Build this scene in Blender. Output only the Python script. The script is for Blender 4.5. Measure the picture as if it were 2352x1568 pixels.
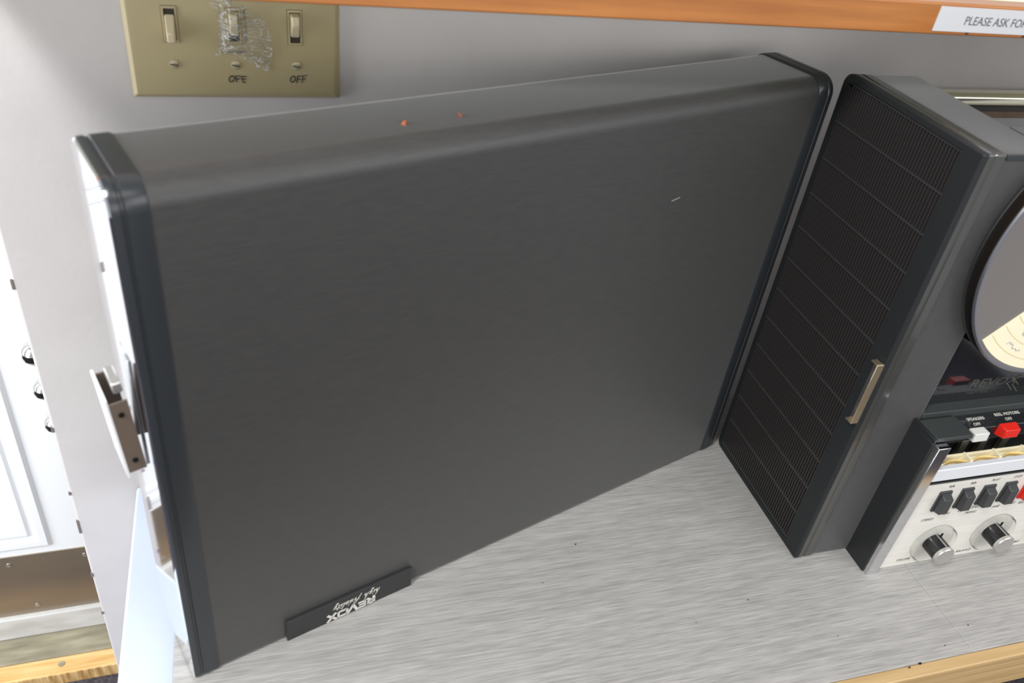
import bpy, math, random
from mathutils import Vector, Matrix
random.seed(7)
S = bpy.context.scene
COL = S.collection
for o in list(bpy.data.objects): bpy.data.objects.remove(o)

# ------------------------------------------------------------------ camera, light, exposure
cam_d = bpy.data.cameras.new('camera'); cam = bpy.data.objects.new('camera', cam_d); COL.objects.link(cam)
cam_d.sensor_width = 36; cam_d.lens = 36*1937.7/2352; cam_d.clip_start = .02
R = ((0.9511, -0.0809, 0.2980), (-0.2868, -0.5893, 0.7553), (0.1145, -0.8039, -0.5837))
cam.matrix_world = Matrix(((R[0][0], -R[0][1], -R[0][2], 0), (R[1][0], -R[1][1], -R[1][2], 0),
                           (R[2][0], -R[2][1], -R[2][2], .6529), (0, 0, 0, 1)))
S.camera = cam
cam_d.dof.use_dof = True; cam_d.dof.focus_distance = .98; cam_d.dof.aperture_fstop = 8.0
S.view_settings.view_transform = 'Standard'; S.view_settings.look = 'None'
S.view_settings.gamma = 1; S.view_settings.use_curve_mapping = False; S.view_settings.exposure = 0.0
W = bpy.data.worlds.new('room_light'); S.world = W; W.use_nodes = True
W.node_tree.nodes['Background'].inputs[0].default_value = (.93, .94, 1.0, 1)
W.node_tree.nodes['Background'].inputs[1].default_value = .56

def area(name, loc, target, sx, sy, power, color):
    d = bpy.data.lights.new(name, 'AREA'); d.shape = 'RECTANGLE'; d.size = sx; d.size_y = sy; d.energy = power; d.color = color
    o = bpy.data.objects.new(name, d); COL.objects.link(o); o.location = loc
    o.rotation_euler = (Vector(target)-Vector(loc)).to_track_quat('-Z', 'Y').to_euler(); return o
area('shop_window_light', (-.95, -.38, 1.95), (-.2, .7, .2), .42, .42, 42, (.97, .99, 1))
area('open_doorway_light', (-1.7, .42, .25), (-.45, 1.2, -.35), .7, 1.5, 34, (.93, .97, 1))
area('side_room_light', (1.6, -1.0, 1.1), (.5, .5, .3), 1.3, .9, 13, (.97, .985, 1))
area('front_fill_light', (.1, -1.8, .72), (.3, .6, .35), 2.2, .9, 18, (1, .99, .97))  # unseen broad fill added in front, brightens the space under the upper shelf
area('ceiling_lamp_light', (.5, -.55, 1.9), (.4, .5, .2), 1.2, .5, 7, (1, .96, .88))

# ------------------------------------------------------------------ materials
def lin(c): return tuple(((v/255)/12.92 if v/255 <= .04045 else ((v/255+.055)/1.055)**2.4) for v in c)+(1,)
class NT:
    def __init__(s, name):
        s.m = bpy.data.materials.new(name); s.m.use_nodes = True; s.t = s.m.node_tree; s.b = s.t.nodes['Principled BSDF']
    def n(s, kind, **kw):
        x = s.t.nodes.new(kind)
        for k, v in kw.items():
            if k in x.inputs: x.inputs[k].default_value = v
            else: setattr(x, k, v)
        return x
    def l(s, a, b): s.t.links.new(a, b)
def mat(name, rgb, rough=.5, metal=0., spec=.5, var=.0, vscale=20., stretch=(1, 1, 1), bump=0., bscale=200., bstretch=(1, 1, 1), rgb2=None, coat=0., dist=.001, detail=4.):
    t = NT(name); b = t.b
    b.inputs['Roughness'].default_value = rough; b.inputs['Metallic'].default_value = metal
    b.inputs['Specular IOR Level'].default_value = spec; b.inputs['Coat Weight'].default_value = coat
    b.inputs['Base Color'].default_value = lin(rgb)
    tc = t.n('ShaderNodeTexCoord')
    if var or rgb2:
        mp = t.n('ShaderNodeMapping'); mp.inputs['Scale'].default_value = stretch; t.l(tc.outputs['Object'], mp.inputs['Vector'])
        no = t.n('ShaderNodeTexNoise'); no.inputs['Scale'].default_value = vscale; no.inputs['Detail'].default_value = detail
        t.l(mp.outputs['Vector'], no.inputs['Vector'])
        cr = t.n('ShaderNodeValToRGB'); cr.color_ramp.elements[0].position = .33; cr.color_ramp.elements[1].position = .67
        if rgb2 is None:
            c1 = tuple(max(0, c*(1-var)) for c in rgb); c2 = tuple(min(255, c*(1+var)) for c in rgb)
        else: c1, c2 = rgb, rgb2
        cr.color_ramp.elements[0].color = lin(c1); cr.color_ramp.elements[1].color = lin(c2)
        t.l(no.outputs['Fac'], cr.inputs['Fac']); t.l(cr.outputs['Color'], b.inputs['Base Color'])
    if bump:
        mp = t.n('ShaderNodeMapping'); mp.inputs['Scale'].default_value = bstretch; t.l(tc.outputs['Object'], mp.inputs['Vector'])
        no = t.n('ShaderNodeTexNoise'); no.inputs['Scale'].default_value = bscale; no.inputs['Detail'].default_value = 3
        t.l(mp.outputs['Vector'], no.inputs['Vector'])
        bp = t.n('ShaderNodeBump'); bp.inputs['Strength'].default_value = bump; bp.inputs['Distance'].default_value = dist
        t.l(no.outputs['Fac'], bp.inputs['Height']); t.l(bp.outputs['Normal'], b.inputs['Normal'])
    return t.m
M = {}
M['wall'] = mat('painted_wall', (198, 193, 191), .75, var=.02, vscale=9, bump=.25, bscale=170, dist=.0006)
M['carpet'] = mat('dark_carpet', (52, 47, 52), .95, rgb2=(88, 84, 90), vscale=160, bump=.8, bscale=260, dist=.004)
M['door'] = mat('white_door_paint', (240, 242, 244), .45)
M['kick'] = mat('kick_plate_metal', (172, 158, 138), .34, metal=.75, rgb2=(135, 127, 120), vscale=2.2, stretch=(.6, 1, 2.2), bump=.05, bscale=60, bstretch=(1, 1, 12))
M['sweep'] = mat('door_sweep_white', (214, 214, 212), .5, rgb2=(188, 186, 182), vscale=12, stretch=(1, 1, 3))
M['oldwood'] = mat('weathered_wood', (126, 120, 100), .7, rgb2=(172, 164, 140), vscale=9, stretch=(1, 4.5, 1), bump=.2, bscale=40, bstretch=(1, 8, 1))
M['pinestep'] = mat('pine_step', (214, 166, 98), .4, rgb2=(238, 202, 142), vscale=14, stretch=(.6, 9, 9), bump=.1, bscale=40, bstretch=(1, 9, 9))
M['endgrain'] = mat('pine_end', (168, 126, 70), .7, rgb2=(230, 196, 138), vscale=60, stretch=(3, 1, .3))
M['pine'] = mat('varnished_pine', (150, 90, 38), .35, rgb2=(172, 110, 52), vscale=10, stretch=(.7, 8, 10), bump=.1, bscale=50, bstretch=(.6, 8, 10), coat=.3)
M['nosing'] = mat('wood_nosing', (176, 144, 98), .45, rgb2=(198, 168, 120), vscale=22, stretch=(.25, 5, 14), bump=.1, bscale=40, bstretch=(.3, 5, 12))
M['cream'] = mat('cream_laminate', (226, 228, 200), .5)
M['ledge'] = mat('white_ledge_paint', (196, 205, 220), .35, var=.012, vscale=8)
M['plate'] = mat('almond_plastic', (172, 159, 122), .38, var=.01, vscale=15)
M['toggle'] = mat('ivory_toggle', (206, 192, 162), .25)
M['slot'] = mat('slot_dark', (52, 44, 34), .8)
M['collarshadow'] = mat('collar_shadow_brown', (112, 98, 70), .8)
M['ink'] = mat('marker_ink', (34, 30, 46), .6)
M['screw'] = mat('painted_screw', (176, 168, 140), .35, metal=.3)
M['vinyl'] = mat('charcoal_vinyl', (56, 55, 55), .46, spec=.6, var=.04, vscale=120)
M['vinyl'].node_tree.nodes['Principled BSDF'].inputs['Sheen Weight'].default_value = .6; M['vinyl'].node_tree.nodes['Principled BSDF'].inputs['Sheen Roughness'].default_value = .33
M['trim'] = mat('slate_plastic_trim', (42, 45, 48), .28, spec=.5, bump=.04, bscale=30)
M['trimgloss'] = mat('glossy_grey_trim', (60, 60, 57), .18, spec=.6, bump=.02, bscale=25, coat=.3)
M['trimdark'] = mat('dark_frame_plastic', (32, 34, 35), .5, spec=.3)
M['grille'] = mat('grille_plastic', (46, 44, 43), .38)
M['crossbar'] = mat('crossbar_plastic', (58, 57, 56), .3)
M['void'] = mat('black_void', (9, 9, 9), .8, spec=.2)
M['mirror'] = mat('polished_end_metal', (238, 240, 244), .045, metal=1., bump=.03, bscale=14, dist=.0006)
M['chrome'] = mat('chrome', (222, 222, 224), .12, metal=1.)
M['reflectchrome'] = mat('pine_reflection_chrome', (226, 208, 172), .22, metal=.9)  # warm tint paints in the amber reflection of the pine
M['satin'] = mat('satin_metal', (206, 204, 200), .3, metal=.9)
M['latchplate'] = mat('latch_dull_metal', (92, 79, 68), .5, metal=.1)
M['brightmetal'] = mat('bright_latch_metal', (232, 232, 232), .35, metal=.25)
M['badge'] = mat('black_badge', (42, 43, 43), .4, spec=.4)
M['print'] = mat('silver_print', (206, 204, 194), .45)
M['rust'] = mat('rust_chip', (150, 82, 50), .8, var=.2, vscale=400)
M['scratch'] = mat('scratch_grey', (150, 150, 148), .6)
M['fascia'] = mat('brushed_fascia', (220, 217, 209), .4, metal=.1, var=.02, vscale=30, stretch=(.3, 1, 8))
M['cheek'] = mat('black_cheek', (26, 27, 28), .45)
M['key'] = mat('key_plastic', (52, 54, 54), .35)
M['redkey'] = mat('red_plastic', (206, 34, 22), .25)
M['whitekey'] = mat('white_plastic', (206, 206, 200), .3)
M['knob'] = mat('knob_black', (20, 20, 21), .3)
M['deck'] = mat('deck_gloss_black', (26, 28, 31), .08, spec=.5, coat=.3)
M['flap'] = mat('flap_grey_plastic', (50, 54, 53), .5, bump=.15, bscale=600, dist=.0002)
M['bar'] = mat('white_bar', (226, 229, 233), .3, metal=.2)
M['amber'] = mat('amber_celluloid', (214, 186, 122), .35, var=.06, vscale=60)
M['tab'] = mat('tab_metal', (150, 144, 128), .35, metal=.6)
M['smalltext'] = mat('grey_legend', (112, 112, 110), .6)
M['deckreflection'] = mat('dim_reflection_letters', (66, 66, 60), .5)
M['flange'] = mat('reel_grey_metal', (132, 126, 122), .3, metal=.55, var=.02, vscale=6)
M['rim'] = mat('reel_rim_metal', (150, 150, 156), .22, metal=.9)
M['reeldark'] = mat('reel_dark_plastic', (38, 37, 37), .35)
M['tape'] = mat('brown_tape', (112, 84, 46), .35, var=.05, vscale=300)
M['paper'] = mat('cream_paper', (232, 223, 192), .7, var=.01, vscale=20)
M['paperline'] = mat('paper_line', (206, 188, 140), .7)
M['pencil'] = mat('pencil_blue', (150, 152, 170), .7)
M['silverframe'] = mat('pale_gold_frame', (238, 234, 208), .2, metal=.85)
M['labelprint'] = mat('label_print', (92, 92, 98), .5)
M['mount'] = mat('dark_mount', (66, 64, 58), .7)
M['brownstrip'] = mat('brown_strip', (116, 92, 72), .6, var=.1, vscale=30)
M['greypaper'] = mat('grey_white_paper', (168, 168, 166), .7)
M['label'] = mat('glossy_label', (196, 197, 199), .25)
M['bell'] = mat('bell_nickel', (214, 212, 206), .16, metal=1.)
M['leather'] = mat('strap_leather', (52, 40, 34), .6)
M['chip'] = mat('paint_chip', (120, 108, 104), .8)

def laminate():
    t = NT('grey_streaked_laminate'); b = t.b; b.inputs['Roughness'].default_value = .42
    tc = t.n('ShaderNodeTexCoord')
    outs = []
    for sc, st in ((20., (1, 26, 1)), (44., (1, 22, 1)), (6., (1, 16, 1))):
        mp = t.n('ShaderNodeMapping'); mp.inputs['Scale'].default_value = st; t.l(tc.outputs['Object'], mp.inputs['Vector'])
        no = t.n('ShaderNodeTexNoise'); no.inputs['Scale'].default_value = sc; no.inputs['Detail'].default_value = 3
        t.l(mp.outputs['Vector'], no.inputs['Vector']); outs.append(no.outputs['Fac'])
    a = t.n('ShaderNodeMath', operation='ADD'); t.l(outs[0], a.inputs[0]); t.l(outs[1], a.inputs[1])
    c = t.n('ShaderNodeMath', operation='MULTIPLY_ADD'); t.l(outs[2], c.inputs[0]); c.inputs[1].default_value = .6; t.l(a.outputs[0], c.inputs[2])
    d = t.n('ShaderNodeMath', operation='DIVIDE'); t.l(c.outputs[0], d.inputs[0]); d.inputs[1].default_value = 2.6
    cr = t.n('ShaderNodeValToRGB'); e = cr.color_ramp.elements
    e[0].position = .40; e[0].color = lin((142, 140, 137)); e[1].position = .60; e[1].color = lin((173, 170, 166))
    t.l(d.outputs[0], cr.inputs['Fac']); t.l(cr.outputs['Color'], b.inputs['Base Color'])
    bp = t.n('ShaderNodeBump'); bp.inputs['Strength'].default_value = .15; bp.inputs['Distance'].default_value = .0004
    t.l(d.outputs[0], bp.inputs['Height']); t.l(bp.outputs['Normal'], b.inputs['Normal'])
    return t.m
M['laminate'] = laminate()

def textile_vinyl():
    # woven-look vinyl: fine wavering grain lines that run along the long side of the case
    t = NT('lined_charcoal_vinyl'); b = t.b; b.inputs['Sheen Weight'].default_value = .6; b.inputs['Sheen Roughness'].default_value = .33; b.inputs['Roughness'].default_value = .46; b.inputs['Specular IOR Level'].default_value = .6
    tc = t.n('ShaderNodeTexCoord')
    mp = t.n('ShaderNodeMapping'); mp.inputs['Scale'].default_value = (.12, 1, 1); t.l(tc.outputs['Object'], mp.inputs['Vector'])
    no = t.n('ShaderNodeTexNoise'); no.inputs['Scale'].default_value = 620; no.inputs['Detail'].default_value = 2; t.l(mp.outputs['Vector'], no.inputs['Vector'])
    n2 = t.n('ShaderNodeTexNoise'); n2.inputs['Scale'].default_value = 6; t.l(tc.outputs['Object'], n2.inputs['Vector'])
    cr = t.n('ShaderNodeValToRGB'); e = cr.color_ramp.elements; e[0].position = .35; e[1].position = .65
    e[0].color = lin((48, 47, 46)); e[1].color = lin((53, 52, 50)); t.l(no.outputs['Fac'], cr.inputs['Fac'])
    mx = t.n('ShaderNodeMix', data_type='RGBA', blend_type='MULTIPLY'); mx.inputs['Factor'].default_value = .08
    t.l(cr.outputs['Color'], mx.inputs['A']); t.l(n2.outputs['Fac'], mx.inputs['B']); t.l(mx.outputs['Result'], b.inputs['Base Color'])
    bp = t.n('ShaderNodeBump'); bp.inputs['Strength'].default_value = .22; bp.inputs['Distance'].default_value = .0003
    t.l(no.outputs['Fac'], bp.inputs['Height']); t.l(bp.outputs['Normal'], b.inputs['Normal'])
    return t.m
M['lined'] = textile_vinyl()

def clear_mat(name, tint=(1, 1, 1, 1), gl=.25, rough=.12, glint=0):
    t = NT(name); t.t.nodes.remove(t.b); out = [n for n in t.t.nodes if n.type == 'OUTPUT_MATERIAL'][0]
    tr = t.n('ShaderNodeBsdfTransparent'); tr.inputs[0].default_value = tint
    g = t.n('ShaderNodeBsdfGlossy'); g.inputs['Roughness'].default_value = rough
    fr = t.n('ShaderNodeLayerWeight'); fr.inputs['Blend'].default_value = gl
    mx = t.n('ShaderNodeMixShader'); t.l(fr.outputs['Fresnel'], mx.inputs[0]); t.l(tr.outputs[0], mx.inputs[1]); t.l(g.outputs[0], mx.inputs[2])
    
    if glint:  # diffuse white noise lines paint glints onto the crumpled film
        df = t.n('ShaderNodeBsdfDiffuse'); m2 = t.n('ShaderNodeMixShader')
        tc = t.n('ShaderNodeTexCoord'); mp = t.n('ShaderNodeMapping'); mp.inputs['Rotation'].default_value = (0, .7, 0); mp.inputs['Scale'].default_value = (1, 1, 3.5)
        no = t.n('ShaderNodeTexNoise'); no.inputs['Scale'].default_value = 70; no.inputs['Distortion'].default_value = 1.5; no.inputs['Detail'].default_value = 1
        cr = t.n('ShaderNodeValToRGB'); e = cr.color_ramp.elements; e[0].position = .50; e[0].color = (.02, .02, .02, 1); e[1].position = .60; e[1].color = (.02, .02, .02, 1)
        x = e.new(.55); x.color = (glint*7, glint*7, glint*7, 1)
        t.l(tc.outputs['Object'], mp.inputs['Vector']); t.l(mp.outputs['Vector'], no.inputs['Vector']); t.l(no.outputs['Fac'], cr.inputs['Fac']); t.l(cr.outputs['Color'], m2.inputs[0])
        t.l(mx.outputs[0], m2.inputs[1]); t.l(df.outputs[0], m2.inputs[2]); mx = m2
    t.l(mx.outputs[0], out.inputs['Surface']); return t.m
M['cleartape'] = clear_mat('clear_tape_film', (.99, .99, .99, 1), .10, .3, .06)
M['acrylic'] = clear_mat('clear_acrylic', (.965, .968, .962, 1), .075, .14)

# ------------------------------------------------------------------ mesh helpers
class MB:
    """collects faces; build() links them as one mesh object"""
    def __init__(s): s.v = []; s.f = []
    def add(s, vs, fs):
        k = len(s.v); s.v += [tuple(v) for v in vs]; s.f += [tuple(i+k for i in f) for f in fs]; return s
    def box(s, x0, x1, y0, y1, z0, z1):
        vs = [(x, y, z) for z in (z0, z1) for y in (y0, y1) for x in (x0, x1)]
        return s.add(vs, [(0, 2, 3, 1), (4, 5, 7, 6), (0, 1, 5, 4), (2, 6, 7, 3), (0, 4, 6, 2), (1, 3, 7, 5)])
    def hexa(s, lo, hi):     # two 4-point loops
        return s.add(list(lo)+list(hi), [(3, 2, 1, 0), (4, 5, 6, 7), (0, 1, 5, 4), (1, 2, 6, 5), (2, 3, 7, 6), (3, 0, 4, 7)])
    def loft(s, loops, cap0=True, cap1=True, closed=True):
        n = len(loops[0]); vs = [p for l in loops for p in l]; fs = []
        for i in range(len(loops)-1):
            for j in range(n if closed else n-1):
                k = (j+1) % n; fs.append((i*n+j, i*n+k, (i+1)*n+k, (i+1)*n+j))
        if cap0: fs.append(tuple(reversed(range(n))))
        if cap1: fs.append(tuple((len(loops)-1)*n+j for j in range(n)))
        return s.add(vs, fs)
    def lathe(s, prof, c, axis='y', seg=32, cap0=True, cap1=True):
        loops = []
        for r, h in prof:
            l = []
            for i in range(seg):
                a = 2*math.pi*i/seg; p, q_ = r*math.cos(a), r*math.sin(a)
                l.append({'y': (c[0]+p, c[1]+h, c[2]+q_), 'z': (c[0]+p, c[1]+q_, c[2]+h), 'x': (c[0]+h, c[1]+p, c[2]+q_)}[axis])
            loops.append(l)
        return s.loft(loops, cap0, cap1)
    def stroke(s, pts, w, fn, t=.0003):
        """flat ribbon along a 2D polyline, mapped to 3D by fn(x, y, height)"""
        for a, b in zip(pts[:-1], pts[1:]):
            dx, dy = b[0]-a[0], b[1]-a[1]; L = math.hypot(dx, dy) or 1e-9; nx, ny = -dy/L*w/2, dx/L*w/2; ex, ey = dx/L*w*.35, dy/L*w*.35
            q = [(a[0]+nx-ex, a[1]+ny-ey), (a[0]-nx-ex, a[1]-ny-ey), (b[0]-nx+ex, b[1]-ny+ey), (b[0]+nx+ex, b[1]+ny+ey)]
            s.hexa([fn(x, y, 0) for x, y in q], [fn(x, y, t) for x, y in q])
        return s
    def build(s, name, m, parent=None, bevel=0, smooth=False, seg=2):
        me = bpy.data.meshes.new(name); me.from_pydata(s.v, [], s.f)
        import bmesh
        bm = bmesh.new(); bm.from_mesh(me); bmesh.ops.recalc_face_normals(bm, faces=bm.faces); bm.to_mesh(me); bm.free()
        me.materials.append(m if not isinstance(m, str) else M[m])
        o = bpy.data.objects.new(name, me); COL.objects.link(o)
        if parent: o.parent = parent
        if bevel:
            b = o.modifiers.new('bevel', 'BEVEL'); b.width = bevel; b.segments = seg; b.limit_method = 'ANGLE'; b.angle_limit = math.radians(40)
        if smooth or bevel:
            for p in me.polygons: p.use_smooth = True
            me.set_sharp_from_angle(angle=math.radians(32))
        return o
def thing(name, label, cat, loc=(0, 0, 0), rz=0, group=None):
    o = bpy.data.objects.new(name, None); COL.objects.link(o); o.location = loc; o.rotation_euler = (0, 0, rz)
    o.empty_display_size = .02; o['label'] = label; o['category'] = cat
    if group: o['group'] = group
    return o
def struct(o): o['kind'] = 'structure'; return o
def rr(y0, y1, z0, z1, r, off=0, seg=8):
    """rounded rectangle loop in (y,z); r = radii (y0z0, y1z0, y1z1, y0z1); off pushes outward"""
    y0 -= off; y1 += off; z1 += off; z0 -= off; out = []
    for (cy, cz, a0), rad in zip(((y0, z0, 180), (y1, z0, 270), (y1, z1, 0), (y0, z1, 90)), r):
        rad = max(rad+off, .0004); sy = 1 if cy == y0 else -1; sz = 1 if cz == z0 else -1
        for i in range(seg+1):
            a = math.radians(a0+90*i/seg); out.append((cy+sy*rad+rad*math.cos(a), cz+sz*rad+rad*math.sin(a)))
    return out
def lettering(name, txt, size, m, parent, origin, right, up, shear=0, ext=.00015, sx=1., align='LEFT', bold=0):
    cu = bpy.data.curves.new(name, 'FONT'); cu.body = txt; cu.size = size; cu.shear = shear; cu.extrude = ext; cu.align_x = align
    cu.offset = bold; cu.resolution_u = 3
    o = bpy.data.objects.new(name, cu); COL.objects.link(o)
    dg = bpy.context.evaluated_depsgraph_get(); dg.update()
    me = bpy.data.meshes.new_from_object(o.evaluated_get(dg)); bpy.data.objects.remove(o); bpy.data.curves.remove(cu)
    me.materials.clear(); me.materials.append(M[m])
    r = Vector(right).normalized(); u = Vector(up).normalized(); n = r.cross(u)
    mx = Matrix(((r.x*sx, u.x, n.x, origin[0]), (r.y*sx, u.y, n.y, origin[1]), (r.z*sx, u.z, n.z, origin[2]), (0, 0, 0, 1)))
    me.transform(mx); me.name = name
    t = bpy.data.objects.new(name, me); COL.objects.link(t); t.parent = parent; return t

# ------------------------------------------------------------------ the setting
WY = .7152
w = MB(); w.box(-.193, 2.4, WY, WY+.115, -.93, 2.1)
struct(w.build('wall_back', 'wall', bevel=.003))
f = MB(); f.box(-3, 2.4, -2.2, 1.32, -1.0, -.93); struct(f.build('floor', 'carpet'))

# door behind the end of the wall
DY = 1.2
door = struct(MB().box(-1.12, -.2, DY, DY+.04, -.838, 1.2).build('door_1', 'door', bevel=.002))
def frame_strip(x0, x1, z0, z1, wd, y0, y1):
    m = MB(); 
    def lp(i, y): return [(x0+i, y, z0+i), (x1-i, y, z0+i), (x1-i, y, z1-i), (x0+i, y, z1-i)]
    m.loft([lp(0, y1), lp(wd*.25, y0), lp(wd*.7, y0), lp(wd, y1)], False, False); return m
frame_strip(-.94, -.372, -.655, .05, .026, DY-.006, DY).build('panel_moulding', 'door', door, smooth=True)
frame_strip(-.905, -.402, -.625, .02, .020, DY-.004, DY).build('raised_panel_edge', 'door', door, smooth=True)
kp = MB().box(-1.12, -.21, DY-.0025, DY, -.838, -.672).build('kick_plate', 'kick', door)
for x, z in ((-.452, -.692), (-.428, -.815), (-.70, -.692), (-.70, -.815), (-.325, -.692), (-.318, -.80)):
    MB().lathe([(.0045, 0), (.004, -.0015), (.0015, -.0022)], (x, DY-.0025, z), 'y', 12).build('screw', 'satin', kp, smooth=True)
MB().box(-1.12, -.205, DY-.012, DY+.03, -.897, -.838).build('door_sweep', 'sweep', door, bevel=.003)
th = struct(MB().box(-1.3, -.02, 1.133, DY+.08, -.93, -.9).build('trim_1', 'oldwood', bevel=.003))
ps = struct(MB().box(-1.3, -.02, 1.093, 1.131, -.93, -.898).build('trim_2', 'pinestep', bevel=.003))
MB().box(-1.3, -.02, 1.0915, 1.0935, -.929, -.9).build('rough_front_edge', 'endgrain', ps)
MB().lathe([(.0062, 0), (.0062, .0006), (.0045, .0008)], (-.392, 1.113, -.8978), 'z', 16).build('knot', 'oldwood', ps)
# paint chips along the cut edge of the wall
ch = MB()
for z, h in ((.205, .010), (.035, .006), (-.055, .004), (-.115, .020), (-.19, .006), (-.26, .004)):
    ch.box(-.1936, -.1915, WY-.0004, WY+.002, z, z+h)
chips = ch.build('paint_chip', 'chip', bpy.data.objects['wall_back'])

# strap of sleigh bells hanging on the door
bs = thing('bell_strap', 'strap of round nickel sleigh bells hanging on the white door, half hidden by the wall', 'bells', (-.307, DY-.006, -.20))
MB().box(-.011, .011, -.002, .004, -.62, .34).build('strap', 'leather', bs, bevel=.001)
def bell(cz, r):
    o = MB()
    for s_ in (1, -1):
        prof = [(r*math.cos(math.radians(a)), s_*r*math.sin(math.radians(a))) for a in (14, 22, 35, 50, 65, 78, 88)]
        o.lathe(prof, (0, -.024, cz), 'z', 28, cap0=False)
    o.lathe([(r*.97, -.0052), (r*1.05, -.0050), (r*1.05, -.0040), (r*.97, -.0038)], (0, -.024, cz), 'z', 28, False, False)
    b = o.build('bell', 'bell', bs, smooth=True)
    MB().lathe([(r*.93, -.0052), (r*.93, .0052)], (0, -.024, cz), 'z', 20).build('bell_slot', 'void', b)
    MB().box(-.003, .003, -.006, 0, cz-.004, cz+.004).build('shank', 'satin', b)
for i, (cz, r) in enumerate(((.005, .0215), (-.066, .019), (-.138, .0165))): bell(cz, r)

# ------------------------------------------------------------------ lower shelf
Y0 = -.0209
sh = thing('display_shelf', 'grey streaky laminate shelf with wooden front edge carrying the recorder', 'shelf', (0, 0, 0), Y0)
MB().box(-.0893, .6239, .3187, .710, -.03, 0).build('laminate_panel', 'laminate', sh, bevel=.0006)
MB().box(.6243, 1.8, .3187, .690, -.03, 0).build('laminate_panel', 'laminate', sh, bevel=.0006)
MB().box(-.0893, 1.8, .3068, .3187, -.051, -.0006).build('front_edge', 'nosing', sh, bevel=.0012)
MB().box(-.0893, 1.8, .33, .36, -.10, -.03).build('support_rail', 'mount', sh)
sp = MB()
for x, y, s_ in ((.2871, .5092, .0012), (.433, .414, .001), (.3285, .3445, .0013), (.60, .33, .0009), (.562, .318, .0022), (.549, .3165, .0015), (.64, .345, .001), (.37, .40, .0006), (.50, .36, .0007), (.24, .47, .0006)):
    a = x*40; sp.hexa([(x-s_, y, .0), (x, y-s_*.5, .0), (x+s_, y+s_*.2, .0), (x, y+s_*.5, .0)], [(x-s_, y, .0005), (x, y-s_*.5, .0006), (x+s_, y+s_*.2, .0004), (x, y+s_*.5, .0005)])
d_ = sp.build('debris_speck', 'void', sh); d_['kind'] = 'stuff'
lg = thing('side_ledge', 'white painted ledge beyond the left end of the grey shelf', 'ledge', (0, 0, 0), Y0)
MB().box(-.1415, -.0935, .16, .708, -.075, -.05).build('ledge_top', 'ledge', lg, bevel=.003)
MB().box(-.1395, -.0935, .17, .708, -.925, -.075).build('ledge_side', 'ledge', lg)

# ------------------------------------------------------------------ upper shelf with its printed label
K = 1.375
us = thing('upper_shelf', 'orange varnished pine shelf edge running across the top above the case', 'shelf', (0, .55, .5028)); us.rotation_euler = (0, .0108, 0)
MB().box(-.183, 1.7, 0, .019, 0, .0242).build('pine_edge', 'pine', us, bevel=.0014)
MB().box(-.183, 1.7, .019, .163, .001, .0242).build('shelf_board', 'cream', us)
lb = MB().box(.3862*K, .64*K, -.0006, 0, .0022*K, .0158*K).build('shelf_label', 'label', us); lb['label'] = 'white printed paper label on the pine edge'
lettering('lettering', 'PLEASE ASK FOR', .0068*K, 'labelprint', lb, (.4062*K, -.0008, .0064*K), (1, 0, 0), (0, 0, 1), sx=.93, ext=.00005)
for x in (.412, .455, .50): MB().lathe([(.0022, 0), (.0018, -.0003)], (x*K, 0, .0032), 'y', 10).build('knot', 'slot', us)

# ------------------------------------------------------------------ switch plate
sw = thing('switch_plate', 'almond three-toggle light switch plate with OFF written twice in marker', 'switch', (0, WY, 0))
x0, x1, z0, z1 = -.0709, .0921, .3811, .4955
def pl(i, y): return [(x0+i, y, z0+i), (x1-i, y, z0+i), (x1-i, y, z1-i), (x0+i, y, z1-i)]
MB().loft([pl(0, 0), pl(0, -.002), pl(.0035, -.0055), pl(.006, -.006)], True, True).build('cover', 'plate', sw, bevel=.0008)
FY = -.006
for k, (tx, up_) in enumerate(((-.0370, False), (.0095, True), (.0563, True))):
    tz = .4402
    tg = MB()
    # raised collar around the slot
    tg.loft([[(tx-.0056, FY, tz-.0136), (tx+.0056, FY, tz-.0136), (tx+.0056, FY, tz+.0136), (tx-.0056, FY, tz+.0136)],
             [(tx-.0056, FY-.0008, tz-.0136), (tx+.0056, FY-.0008, tz-.0136), (tx+.0056, FY-.0008, tz+.0136), (tx-.0056, FY-.0008, tz+.0136)],
             [(tx-.0040, FY-.0010, tz-.0120), (tx+.0040, FY-.0010, tz-.0120), (tx+.0040, FY-.0010, tz+.0120), (tx-.0040, FY-.0010, tz+.0120)],
             [(tx-.0040, FY+.0008, tz-.0120), (tx+.0040, FY+.0008, tz-.0120), (tx+.0040, FY+.0008, tz+.0120), (tx-.0040, FY+.0008, tz+.0120)]], False, False)
    t_ = tg.build('toggle_collar', 'plate', sw)
    MB().box(tx-.0060, tx+.0060, FY-.0002, FY, tz-.0140, tz+.0140).build('painted_collar_shadow', 'collarshadow', t_)  # thin brown plate painting the shadow outline round the collar
    MB().box(tx-.0041, tx+.0041, FY-.0004, FY, tz-.0121, tz+.0121).build('slot', 'slot', t_)
    s_ = 1 if up_ else -1
    lo = [(tx-.0037, FY-.0003, tz-s_*.0080), (tx+.0037, FY-.0003, tz-s_*.0080), (tx+.0037, FY-.0003, tz+s_*.0115), (tx-.0037, FY-.0003, tz+s_*.0115)]
    hi = [(tx-.0030, FY-.0110, tz+s_*.0040), (tx+.0030, FY-.0110, tz+s_*.0040), (tx+.0030, FY-.0105, tz+s_*.0112), (tx-.0030, FY-.0105, tz+s_*.0112)]
    MB().hexa(lo, hi).build('toggle_lever', 'toggle', sw, bevel=.001)
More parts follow.
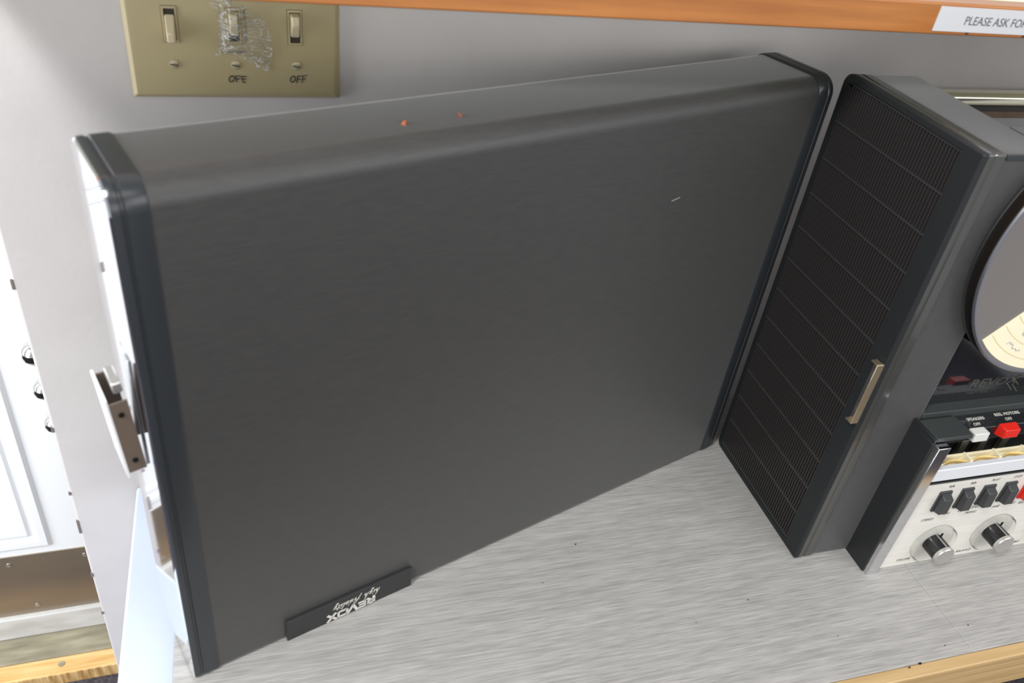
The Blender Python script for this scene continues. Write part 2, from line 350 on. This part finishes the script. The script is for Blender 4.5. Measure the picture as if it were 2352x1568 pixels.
for sx_ in (-.0375, .0090, .0565):
    for sz_ in (.4093, .4760):
        sc = MB().lathe([(.0036, FY), (.0034, FY-.0007), (.0024, FY-.0012)], (sx_, 0, sz_), 'y', 20).build('screw', 'screw', sw, smooth=True)
        MB().hexa([(sx_-.003, FY-.0011, sz_-.0002), (sx_+.003, FY-.0011, sz_-.0011), (sx_+.003, FY-.0011, sz_-.0002), (sx_-.003, FY-.0011, sz_+.0007)],
                  [(sx_-.003, FY-.00135, sz_-.0002), (sx_+.003, FY-.00135, sz_-.0011), (sx_+.003, FY-.00135, sz_-.0002), (sx_-.003, FY-.00135, sz_+.0007)]).build('screw_slot', 'slot', sc)
def hand_off(ox, oz, s_, v):
    m = MB(); fn = lambda x, y, h: (ox+x*s_, FY-.0002-h, oz+y*s_)
    O = [(.42*math.cos(a)+.45+.12*math.sin(a), .5+.55*math.sin(a)) for a in [math.radians(d) for d in range(80, 460, 24)]]
    m.stroke(O, .14, fn)
    if v == 0:
        for q in ([(1.25, -.05), (1.15, 1.0), (2.0, 1.05)], [(1.2, .5), (1.85, .55)], [(2.35, -.1), (2.1, .9), (2.95, .98)], [(2.2, .45), (2.85, .5)], [(2.35, -.1), (2.75, -.12)]): m.stroke(q, .13, fn)
    else:
        for q in ([(1.1, -.15), (1.35, 1.05), (1.95, 1.12)], [(1.2, .45), (1.8, .5)], [(2.05, -.1), (2.2, 1.1), (2.95, 1.2)], [(2.1, .5), (2.7, .6)]): m.stroke(q, .13, fn)
    return m.build('handwriting', 'ink', sw)
hand_off(.0028, .3958, .0046, 0); hand_off(.0512, .3962, .0046, 1)
# crumpled clear tape stuck over the middle toggle
tp = MB(); n1, n2 = 26, 20
rnd = [[random.uniform(-1, 1) for _ in range(n2+1)] for _ in range(n1+1)]
vs = []
for i in range(n1+1):
    for j in range(n2+1):
        u, v = i/n1, j/n2
        x = -.006+.040*u+.006*math.sin(3*v)-.004*v; z = .417+.046*v-.008*u+.004*math.sin(5*u)
        ridge = abs(math.sin(9*u+5*v))*.0016+abs(math.sin(4*u-11*v+1))*.0016
        k = max(0, 1-((x-.0095)/.009)**2)*max(0, 1-((z-.4405)/.02)**2)
        y = FY-.0006-ridge*(.4+.6*v)-.0115*k**.5-rnd[i][j]*.0002
        vs.append((x, y, z))
tp.add(vs, [(i*(n2+1)+j, (i+1)*(n2+1)+j, (i+1)*(n2+1)+j+1, i*(n2+1)+j+1) for i in range(n1) for j in range(n2)])
to = tp.build('clear_tape', 'cleartape', sw); to['label'] = 'crumpled clear sticky tape over the middle toggle'
so = to.modifiers.new('film', 'SOLIDIFY'); so.thickness = .0001

# ------------------------------------------------------------------ silver framed board behind the recorder
fb = thing('framed_board', 'pale gold framed board leaning on the wall behind the tape recorder', 'frame', (0, 0, 0), Y0)
def fl(i, y, w_=0): return (i, y)
prof = [(0, 0)]+[(.0072-.0072*math.cos(math.radians(a)), -.006-.0075*math.sin(math.radians(a))) for a in range(0, 181, 15)]+[(.0150, -.005), (.0150, 0)]
FX0, FX1, FZ = .640, 1.30, .4035
fbY = .7028
m = MB(); loops = []
for d, y in prof:
    loops.append([(FX0+d, fbY+y, 0.0+d), (FX1-d, fbY+y, 0.0+d), (FX1-d, fbY+y, FZ-d), (FX0+d, fbY+y, FZ-d)])
m.loft(loops+[loops[0]], False, False); m.build('frame_rail', 'silverframe', fb, smooth=True)
MB().box(FX0+.012, FX1-.012, fbY-.004, fbY-.002, .012, FZ-.013).build('mount_board', 'mount', fb)
MB().box(FX0+.014, FX1-.02, fbY-.0046, fbY-.004, .36, .3815).build('brown_strip', 'brownstrip', fb)
wp = MB().box(FX0+.05, FX1-.05, fbY-.0052, fbY-.0046, .12, .3745).build('white_paper', 'greypaper', fb)
m = MB(); fn = lambda x, y, h: (.838+x, fbY-.0054-h, .350+y)
for q in ([(-.016, .009), (-.0145, .0115), (-.0125, -.004)], [(-.0125, -.004), (-.007, .013)], [(-.004, 0), (-.002, .010), (.004, .0135), (.008, .010), (.006, .001), (0, -.003), (-.004, 0)]): m.stroke(q, .0009, fn)
m.build('handwriting', 'ink', wp)

# ------------------------------------------------------------------ big detached case cover
LL, LH, LT = .6028, .4399, .0823; YL = .3048
cv = thing('case_cover', 'big charcoal vinyl case cover standing on edge in front of the switch plate', 'case', (-.0637, .4301, .0005), YL)
RV = (.004, .004, .014, .017)
def vw(off, r=RV): return rr(0, LT, 0, LH, r, off, 9)
def stations(st, r=RV): return [[(u, y, z) for y, z in vw(o_, r)] for u, o_ in st]
def shiftz(loops): return [[(x, y, max(z, 0.0)) for x, y, z in l] for l in loops]
MB().loft(shiftz(stations([(.0205, -.0012), (.584, -.0012)]))).build('vinyl_shell', 'lined', cv, smooth=True)
MB().loft(shiftz(stations([(.0012, -.003), (.0012, -.0012), (.003, -.0002), (.0062, -.0002), (.0068, -.0011), (.0082, -.0011), (.009, -.0001), (.0195, -.0001), (.0212, -.0008), (.0214, -.002)]))).build('end_trim', 'trim', cv, smooth=True)
MB().loft(shiftz(stations([(.5822, -.002), (.5824, -.0006), (.584, .0003), (.5925, .0003), (.5932, -.0007), (.5950, -.0007), (.5958, 0), (.6012, -.0002), (.6028, -.002)]))).build('end_trim', 'trim', cv, smooth=True)
MB().loft(shiftz(stations([(.0, -.0015), (.0014, -.0008)]))).build('end_plate', 'mirror', cv, smooth=False)
# latch, its lever swung half open
lat_v, lat_z0, lat_z1 = .032, .231, .303
lt = MB().box(-.0012, 0, lat_v-.011, lat_v+.011, lat_z0-.004, lat_z1+.012).build('latch', 'chrome', cv, bevel=.0004)
ang = math.radians(4)
def lv(y, t, n_):  # y across, t along the lever, n_ out of the plate
    return (-.0020-(t*math.sin(ang)+n_*math.cos(ang)), lat_v+y, lat_z0+t*math.cos(ang)-n_*math.sin(ang))
def lbox(m, y0, y1, t0, t1, n0, n1): return m.hexa([lv(y0, t0, n0), lv(y1, t0, n0), lv(y1, t1, n0), lv(y0, t1, n0)], [lv(y0, t0, n1), lv(y1, t0, n1), lv(y1, t1, n1), lv(y0, t1, n1)])
lbox(MB(), -.0175, -.0160, 0, .060, 0, .0112).build('lever_side', 'latchplate', lt, bevel=.0003)
lbox(MB(), .0160, .0175, 0, .060, 0, .0112).build('lever_side', 'latchplate', lt)
lbox(MB(), -.0175, .0175, -.004, .064, .0112, .0130).build('lever_plate', 'brightmetal', lt, bevel=.0004)
lbox(MB(), -.010, .010, .061, .069, 0, .006).build('lever_hook', 'satin', lt, bevel=.001)
for t in (.010, .050):
    c = lv(-.0175, t, .0056)
    MB().lathe([(.0018, -.0010), (.0018, .0004)], c, 'y', 12).build('rivet', 'void', lt)

# badge with upside-down wording
bd = MB().box(.0785, .1985, -.0024, .0004, .0, .0253).build('badge', 'badge', cv, bevel=.0003)
bd['label'] = 'black badge plate with wording upside down'
BY = -.0026
def RX():  # heavy wide capitals drawn as strokes, unit box
    m = MB(); s_ = .0088; w_ = .30
    fn = lambda x, y, h: (.1622-x*s_*1.02, BY-h, max(.0003, .0094-y*s_*.93))
    # rotated half a turn: x runs to the left, y runs down
    def st(q, ww=w_): m.stroke(q, ww, fn)
    st([(.25, 0), (.25, .9)]); st([(.25, .88), (.85, .88), (.85, .45), (.25, .45)], .24); st([(.5, .45), (.92, 0)], .28)
    st([(1.25, .06), (1.25, .94)]); st([(1.2, .9), (1.9, .9)], .22); st([(1.2, .48), (1.8, .48)], .2); st([(1.2, .08), (1.9, .08)], .22)
    st([(2.1, 1.0), (2.5, -.05)], .3); st([(2.5, -.05), (3.10, 1.0)], .26)
    st([(3.15, .2), (3.15, .8), (3.3, .9), (3.95, .9), (4.08, .8), (4.08, .2), (3.95, .1), (3.3, .1), (3.15, .2)], .24)
    st([(4.35, 1.0), (5.15, 0)], .3); st([(4.4, 0), (5.2, 1.0)], .26)
    return m
RX().build('lettering', 'print', bd)
def script():
    m = MB(); s_ = .0042
    fn = lambda x, y, h: (.1655-x*s_-.18*y*s_, BY-h, .0182-y*s_)
    def st(q): m.stroke(q, .14, fn)
    sl = .35
    def L(ox, pts): st([(ox+x+sl*y, y) for x, y in pts])
    L(0, [(0, 0), (.05, 1.6)]); L(0, [(0, .4), (.3, .75), (.5, .6), (.5, 0), (.75, .2)])
    L(1.0, [(0, .75), (0, 0), (.25, .2)]); L(1.0, [(.02, 1.05), (.05, 1.15)])
    L(1.6, [(.45, .7), (.1, .7), (0, .35), (.15, 0), (.45, .3), (.45, .75), (.45, -.8), (.1, -.7), (.5, -.1), (.7, .1)])
    L(2.6, [(0, 0), (.05, 1.6)]); L(2.6, [(0, .4), (.3, .75), (.5, .6), (.5, 0), (.8, .2)])
    o = 4.6
    L(o, [(.5, 1.5), (.3, 1.6), (.15, 1.2), (0, -.7)]); L(o, [(-.2, .7), (.6, .75)])
    L(o+.8, [(0, .75), (0, 0), (.3, .2)]); L(o+.8, [(.02, 1.05), (.05, 1.15)])
    L(o+1.4, [(.5, .7), (.1, .6), (0, .2), (.2, 0), (.5, .3), (.55, 1.5), (.5, 0), (.8, .2)])
    L(o+2.5, [(0, .3), (.4, .5), (.3, .75), (0, .5), (.05, 0), (.4, 0), (.6, .3)])
    L(o+3.3, [(0, 0), (.05, 1.6)]); L(o+3.3, [(0, .05), (.35, .15)])
    L(o+3.9, [(0, .75), (0, 0), (.3, .2)]); L(o+3.9, [(.02, 1.05), (.05, 1.15)])
    L(o+4.5, [(.05, 1.3), (0, 0), (.3, .15)]); L(o+4.5, [(-.2, .8), (.4, .85)])
    L(o+5.2, [(0, .75), (.05, .1), (.35, .1), (.45, .75), (.4, -.8), (0, -.7), (.5, 0)])
    return m
script().build('script_lettering', 'print', bd)
for (u, s_) in ((.1895, .0024), (.2315, .0006)):
    m = MB(); m.hexa([(u-s_, .030, LH-.0012), (u-.2*s_, .027, LH-.0012), (u+s_, .031, LH-.0012), (u+.3*s_, .0335, LH-.0012)],
                     [(u-s_*.8, .030, LH+.0004), (u-.2*s_, .0275, LH), (u+s_*.6, .031, LH+.0008), (u+.3*s_, .033, LH)]); m.build('rust_chip', 'rust', cv)
MB().hexa([(.428, .0013, .3520), (.437, .0013, .3540), (.437, .0013, .3544), (.428, .0013, .3526)], [(.428, .0009, .3520), (.437, .0009, .3540), (.437, .0009, .3544), (.428, .0009, .3526)]).build('scratch', 'scratch', cv)

# ------------------------------------------------------------------ tape recorder
GX, GYY, GZ = .5162, .4406, 0
tr = thing('tape_recorder', 'charcoal reel-to-reel tape recorder with ribbed speaker side and silver control panel', 'recorder', (GX, GYY, GZ), Y0)
GD, GH = .1753, .4453
RG = (.002, .009, .010, .002)
def gl(u, off, r=RG, y0=0, y1=GD, z0=0, z1=GH): return [(u, y, max(z, 0)) for y, z in rr(y0, y1, z0, z1, r, off, 8)]
# glossy corner trim wrapping the speaker side
MB().loft([gl(.004, -.001), gl(.0045, 0), gl(.0085, 0), gl(.0095, -.0010), gl(.0112, -.0010), gl(.0122, 0), gl(.0205, -.0004), gl(.0222, -.002)]).build('corner_trim', 'trimgloss', tr, smooth=True)
# dark frame around the grille
inn = rr(.0205, .1690, .0070, .4395, (.001, .007, .008, .001), 0, 8)
out = rr(0, GD, 0, GH, RG, 0, 8); out2 = rr(0, GD, 0, GH, RG, -.0012, 8)
m = MB(); m.loft([[(.0050, y, max(z, 0)) for y, z in out], [(.0012, y, max(z, 0)) for y, z in out], [(0, y, max(z, .0004)) for y, z in out2], [(0, y, z) for y, z in inn], [(.0038, y, z) for y, z in inn]], False, False)
m.build('grille_frame', 'trimdark', tr, smooth=True)
g = MB().box(.0036, .0040, .0195, .170, .0060, .4400).build('grille_panel', 'void', tr)
rib_me = None
NR = 42
for i in range(NR):
    y = .0222+(.1675-.0222)*i/(NR-1)
    if rib_me is None:
        o = MB().hexa([(.0036, -.0010, .0075), (.0036, .0010, .0075), (.0036, .0010, .4385), (.0036, -.0010, .4385)], [(.0008, -.0006, .0075), (.0008, .0006, .0075), (.0008, .0006, .4385), (.0008, -.0006, .4385)]).build('rib', 'grille', g); rib_me = o.data
    else:
        o = bpy.data.objects.new('rib', rib_me); COL.objects.link(o); o.parent = g
    o.location = (0, y, 0)
    if i in (NR-1, NR-2): o.scale = (1, 1, .985); o.location.z = .003
cb = None
for k in range(13):
    z = .0085+.0358*k
    if cb is None:
        o = MB().hexa([(.0036, .021, -.0008), (.0036, .1685, -.0008), (.0036, .1685, .0008), (.0036, .021, .0008)], [(.0004, .021, -.0004), (.0004, .1685, -.0004), (.0004, .1685, .0004), (.0004, .021, .0004)]).build('crossbar', 'crossbar', g); cb = o.data
    else:
        o = bpy.data.objects.new('crossbar', cb); COL.objects.link(o); o.parent = g
    o.location = (0, 0, z)
# the small nub where each rib crosses a bar
# vinyl case: side compartment, and main body set around the deck
m = MB(); RS = (.003, .004, .006, .003)
m.loft([gl(.0205, -.0015, RS), gl(.0720, -.0015, RS)])
m.box(.0720, .405, .0022, .055, .418, GH-.0012)
m.box(.0720, .405, .016, .055, .0, .418)
m.box(.360, .405, .0022, .016, .0, .418)
m.build('vinyl_case', 'vinyl', tr, bevel=.0012)
MB().box(.0225, .405, .0006, .0022, .4400, .4445).build('front_trim_strip', 'trim', tr, bevel=.0004)
# catch plate for the cover latch
ct = MB().box(-.0016, 0, .0015, .0105, .186, .2525).build('latch_catch', 'chrome', tr, bevel=.0003)
m = MB(); m.box(-.0075, 0, .0005, .0017, .186, .2525)
m.build('catch_lip', 'reflectchrome', ct, bevel=.0003)
MB().box(-.0075, -.0016, .0017, .0090, .2515, .2525).build('catch_lip', 'reflectchrome', ct)
MB().box(-.0075, -.0016, .0017, .0090, .186, .187).build('catch_lip', 'reflectchrome', ct)
for z in (.200, .238): MB().box(-.0035, -.0016, .0017, .0070, z-.004, z+.004).build('catch_slot', 'mount', ct)
# deck
dk = MB().box(.0720, .360, .012, .0165, .165, .418).build('deck_plate', 'deck', tr, bevel=.0005)
lettering('lettering', 'REVOX', .013, 'deckreflection', dk, (.122, .0118, .205), (1, 0, 0), (0, 0, 1), shear=.25, sx=1.35, bold=.0003)  # flat letters paint in a blurred reflection on the glossy deck
lettering('lettering', 'HIGH FIDELITY', .0048, 'deckreflection', dk, (.124, .0118, .1965), (1, 0, 0), (0, 0, 1), shear=.25, sx=1.1)
for x, z in ((.168, .206), (.176, .2035), (.173, .212)): MB().hexa([(x, .0116, z), (x+.0008, .0116, z), (x+.0118, .0116, z-.0098), (x+.011, .0116, z-.0098)], [(x, .0120, z), (x+.0008, .0120, z), (x+.0118, .0120, z-.0098), (x+.011, .0120, z-.0098)]).build('engraved_line', 'tab', dk)
# lower deck skirt and ledge
MB().box(.0720, .360, 0, .0125, .1795, .1885).build('deck_step', 'flap', tr, bevel=.0006)
lgp = MB().box(.0775, .360, -.0190, .0125, .1665, .1815).build('key_ledge', 'deck', tr, bevel=.0006)
MB().box(.0670, .1075, -.0285, -.0020, .1795, .1838).build('cover_flap', 'flap', tr, bevel=.0006)
lettering('lettering', 'SPEAKERS', .0052, 'print', lgp, (.118, -.0085, .1818), (1, 0, 0), (0, 1, 0), shear=.2, sx=.9)
lettering('lettering', 'OFF', .0052, 'print', lgp, (.120, -.0155, .1818), (1, 0, 0), (0, 1, 0), shear=.2, sx=.9)
lettering('lettering', 'REEL MOTORS', .0052, 'print', lgp, (.152, -.0065, .1818), (1, 0, 0), (0, 1, 0), shear=.2, sx=.9)
lettering('lettering', 'OFF', .0052, 'print', lgp, (.159, -.0135, .1818), (1, 0, 0), (0, 1, 0), shear=.2, sx=.9)
b_ = MB().hexa([(.1105, -.0190, .1735), (.1268, -.0190, .1735), (.1268, -.0190, .1832), (.1105, -.0190, .1832)], [(.1105, -.0288, .1740), (.1268, -.0288, .1740), (.1268, -.0282, .1832), (.1105, -.0282, .1832)]).build('speaker_button', 'whitekey', tr, bevel=.0006)
b_['label'] = 'white push button'
b_ = MB().hexa([(.1445, -.0190, .1715), (.1645, -.0190, .1715), (.1645, -.0190, .1845), (.1445, -.0190, .1845)], [(.1462, -.0285, .1738), (.1628, -.0285, .1738), (.1628, -.0282, .1830), (.1462, -.0282, .1830)]).build('motor_button', 'redkey', tr, bevel=.0005)
b_['label'] = 'red push button'
# head gap: dark back, three metal tabs, tray with amber guides
MB().box(.0785, .360, .004, .0125, .10, .1665).build('gap_back', 'trimdark', tr)
for u in (.1385, .1625, .1895): MB().box(u, u+.0085, -.0006, .0042, .112, .146).build('metal_tab', 'tab', tr, bevel=.0003)
ty = MB(); ty.box(.0800, .360, -.0275, -.0165, .1405, .1415); ty.box(.0800, .360, -.0175, -.0165, .1405, .1475)
ty = ty.build('tray', 'paper', tr)
for k in range(6):
    u = .0905+.0345*k
    MB().box(u-.001, u+.001, -.0275, -.0165, .1405, .1485).build('tray_divider', 'paper', ty)
    if k:
        m = MB(); N = 8
        m.loft([[(u-.0325+.031*i/N, -.0262+.0045*math.sin(math.pi*i/N), z) for i in range(N+1)] for z in (.1415, .1470)], False, False, closed=False)
        a = m.build('amber_guide', 'amber', ty, smooth=True); s2 = a.modifiers.new('s', 'SOLIDIFY'); s2.thickness = .0008
MB().box(.0780, .360, -.0335, -.0275, .1318, .1468).build('white_bar', 'bar', tr, bevel=.0006)
MB().box(.0780, .360, -.0285, -.0190, .1235, .1318).build('bar_slot', 'void', tr)
MB().box(.0785, .360, -.0290, -.0270, .1222, .1245).build('grey_strip', 'trim', tr)
# lower silver fascia
fa = MB().box(.0785, .360, -.0280, .012, 0, .1222).build('fascia', 'fascia', tr, bevel=.0005)
MB().hexa([(.0640, 0.0022, 0), (.0770, 0.0022, 0), (.0770, 0.0022, .1785), (.0640, 0.0022, .1785)], [(.0640, -.0275, 0), (.0770, -.0275, 0), (.0770, -.0290, .1785), (.0640, -.0290, .1785)]).hexa([(.0640, 0.0022, .1785), (.0664, 0.0022, .1785), (.0664, 0.0022, .1838), (.0640, 0.0022, .1838)], [(.0640, -.0290, .1785), (.0664, -.0290, .1785), (.0664, -.0290, .1838), (.0640, -.0290, .1838)]).build('side_cheek', 'cheek', tr, bevel=.0005)
MB().hexa([(.0655, -.0270, 0), (.0785, -.0270, 0), (.0785, -.0270, .1785), (.0655, -.0270, .1785)], [(.0655, -.0330, 0), (.0785, -.0330, 0), (.0785, -.0362, .1785), (.0655, -.0362, .1785)]).build('chrome_strip', 'chrome', tr, bevel=.0005)
# piano keys
for k in range(7):
    u = .1078+.0268*k
    red = (k == 4); mt = 'redkey' if red else 'key'
    kb = MB().box(u, u+.0138, -.0300, -.0278, .0828, .1095).build('key', mt, tr, bevel=.0004)
    if red: kb['label'] = 'red key'
    u2 = u+.0016
    MB().hexa([(u2, -.0295, .0838), (u2+.0108, -.0295, .0838), (u2+.0108, -.0295, .1075), (u2, -.0295, .1075)], [(u2+.0002, -.0372, .0858), (u2+.0106, -.0372, .0858), (u2+.0106, -.0362, .1040), (u2+.0002, -.0362, .1040)]).build('key_cap', mt, kb, bevel=.0006)
FYY = -.0282
def leg(t, x, z, s_=.0046): lettering('lettering', t, s_, 'smalltext', fa, (x, FYY, z), (1, 0, 0), (0, 0, 1), shear=.25, sx=.95, ext=.00005)
def arrow(x, z, d):
    m = MB()
    for q in (0, .0034):
        m.hexa([(x+q+(0 if d > 0 else .003), FYY, z), (x+q+(0 if d > 0 else .003), FYY, z+.004), (x+q+(.003 if d > 0 else 0), FYY, z+.0021), (x+q+(.003 if d > 0 else 0), FYY, z+.0019)],
               [(x+q+(0 if d > 0 else .003), FYY-.0001, z), (x+q+(0 if d > 0 else .003), FYY-.0001, z+.004), (x+q+(.003 if d > 0 else 0), FYY-.0001, z+.0021), (x+q+(.003 if d > 0 else 0), FYY-.0001, z+.0019)])
    m.build('arrow_mark', 'smalltext', fa)
arrow(.1150, .1130, -1); arrow(.1415, .1135, 1); leg('PLAY', .1665, .1140); leg('STOP', .1935, .1140)
leg('MONITOR', .155, .0760, .0056); leg('STEREO', .104, .0675); leg('CH1', .128, .0730); leg('CH2', .146, .0740); leg('MONO', .1575, .0690)
leg('NAB', .1900, .0720); leg('INPUT', .2065, .0735); leg('REC', .2235, .0720)
leg('VOLUME', .1020, .0075); leg('BALANCE', .1790, .0055); leg('TREBLE', .2500, .0050)
# knobs
for cu_, cw_ in ((.1360, .0315), (.2110, .0340), (.2860, .0365)):
    k = MB().lathe([(.0108, -.0280), (.0108, -.0440), (.0106, -.0448)], (cu_, 0, cw_), 'y', 40).build('knob', 'knob', tr, smooth=True)
    MB().lathe([(.0109, -.0446), (.0111, -.0450), (.0111, -.0478), (.0104, -.0486), (.0050, -.0484), (.001, -.0482)], (cu_, 0, cw_), 'y', 40).build('knob_cap', 'satin', k, smooth=True)
    MB().lathe([(.0113, -.0281), (.0250, -.0281), (.0255, -.0300), (.0252, -.0330), (.0236, -.0336), (.0215, -.0318), (.0150, -.0312), (.0113, -.0330)], (cu_, 0, cw_), 'y', 48, False, False).build('clear_dial', 'acrylic', k, smooth=True)
    MB().box(cu_-.0006, cu_+.0006, -.0447, -.0285, cw_+.0107, cw_+.0113).build('pointer_line', 'scratch', k)
    MB().hexa([(cu_-.0012, -.0338, cw_+.0135), (cu_+.0012, -.0338, cw_+.0135), (cu_+.0012, -.0338, cw_+.0185), (cu_-.0012, -.0338, cw_+.0185)], [(cu_-.0012, -.0332, cw_+.0135), (cu_+.0012, -.0332, cw_+.0135), (cu_+.0012, -.0332, cw_+.0185), (cu_-.0012, -.0332, cw_+.0185)]).build('pointer', 'void', k)
MB().lathe([(.0016, -.0290), (.0012, -.0300)], (.204, 0, .1234), 'y', 10).build('indicator_lamp', 'amber', tr)

# ------------------------------------------------------------------ reel of tape on the recorder
rc = (.1650, .3650); RR = .1257
rl = thing('tape_reel', 'large grey metal tape reel with a cream paper label on the recorder deck', 'reel', (GX, GYY, 0), Y0)
MB().lathe([(.02, .0050), (RR, .0050), (RR+.0008, .0042), (RR, .0034), (.02, .0034)], (rc[0], -.0048, rc[1]), 'y', 96).build('rear_flange', 'reeldark', rl, smooth=True)
MB().lathe([(.112, .0034), (.112, -.0062)], (rc[0], -.0048, rc[1]), 'y', 96).build('tape_pack', 'tape', rl, smooth=True)
ff = MB().lathe([(.02, -.0062), (RR-.001, -.0062), (RR, -.0070), (RR, -.0078), (RR-.0012, -.0086), (RR-.0030, -.0082), (RR-.0040, -.0078), (.02, -.0078)], (rc[0], -.0048, rc[1]), 'y', 128).build('front_flange', 'flange', rl, smooth=True)
MB().lathe([(RR-.0005, -.0064), (RR+.0012, -.0070), (RR+.0012, -.0080), (RR-.0004, -.0088), (RR-.0024, -.0086), (RR-.0030, -.0080)], (rc[0], -.0048, rc[1]), 'y', 128, False, False).build('flange_rim', 'rim', rl, smooth=True)
MB().lathe([(.022, -.0078), (.022, -.014), (.018, -.016), (.006, -.0165)], (rc[0], -.0048, rc[1]), 'y', 40).build('hub', 'reeldark', rl, smooth=True)
MB().lathe([(.03, .0165), (.03, .005)], (rc[0], -.0048, rc[1]), 'y', 40).build('spindle_plate', 'satin', rl)
def arc(r0, r1, a0, a1, y0, y1, n=48):
    m = MB(); P = []
    for i in range(n+1):
        a = math.radians(a0+(a1-a0)*i/n); P.append((math.cos(a), math.sin(a)))
    loops = [[(rc[0]+r0*c, y0-.0048, rc[1]+r0*s_), (rc[0]+r1*c, y0-.0048, rc[1]+r1*s_), (rc[0]+r1*c, y1-.0048, rc[1]+r1*s_), (rc[0]+r0*c, y1-.0048, rc[1]+r0*s_)] for c, s_ in P]
    return m.loft(loops)
pl_ = arc(.03, .1215, 223, 330, -.0084, -.0078).build('paper_label', 'paper', rl); pl_['label'] = 'cream paper label with ruled arcs'
for r in (.112, .099, .086, .073, .060): arc(r, r+.0006, 224, 328, -.0086, -.0084).build('ruled_line', 'paperline', pl_)
m = MB()
for k in range(3):
    q = []
    for i in range(14):
        r = .105-.013*k+random.uniform(-.002, .0025); a = math.radians(236+i*.9+k*2); q.append((rc[0]+r*math.cos(a), rc[1]+r*math.sin(a)))
    m.stroke(q, .0006, lambda x, y, h: (x, -.0133-h, y), .0001)
m.build('handwriting', 'pencil', pl_)
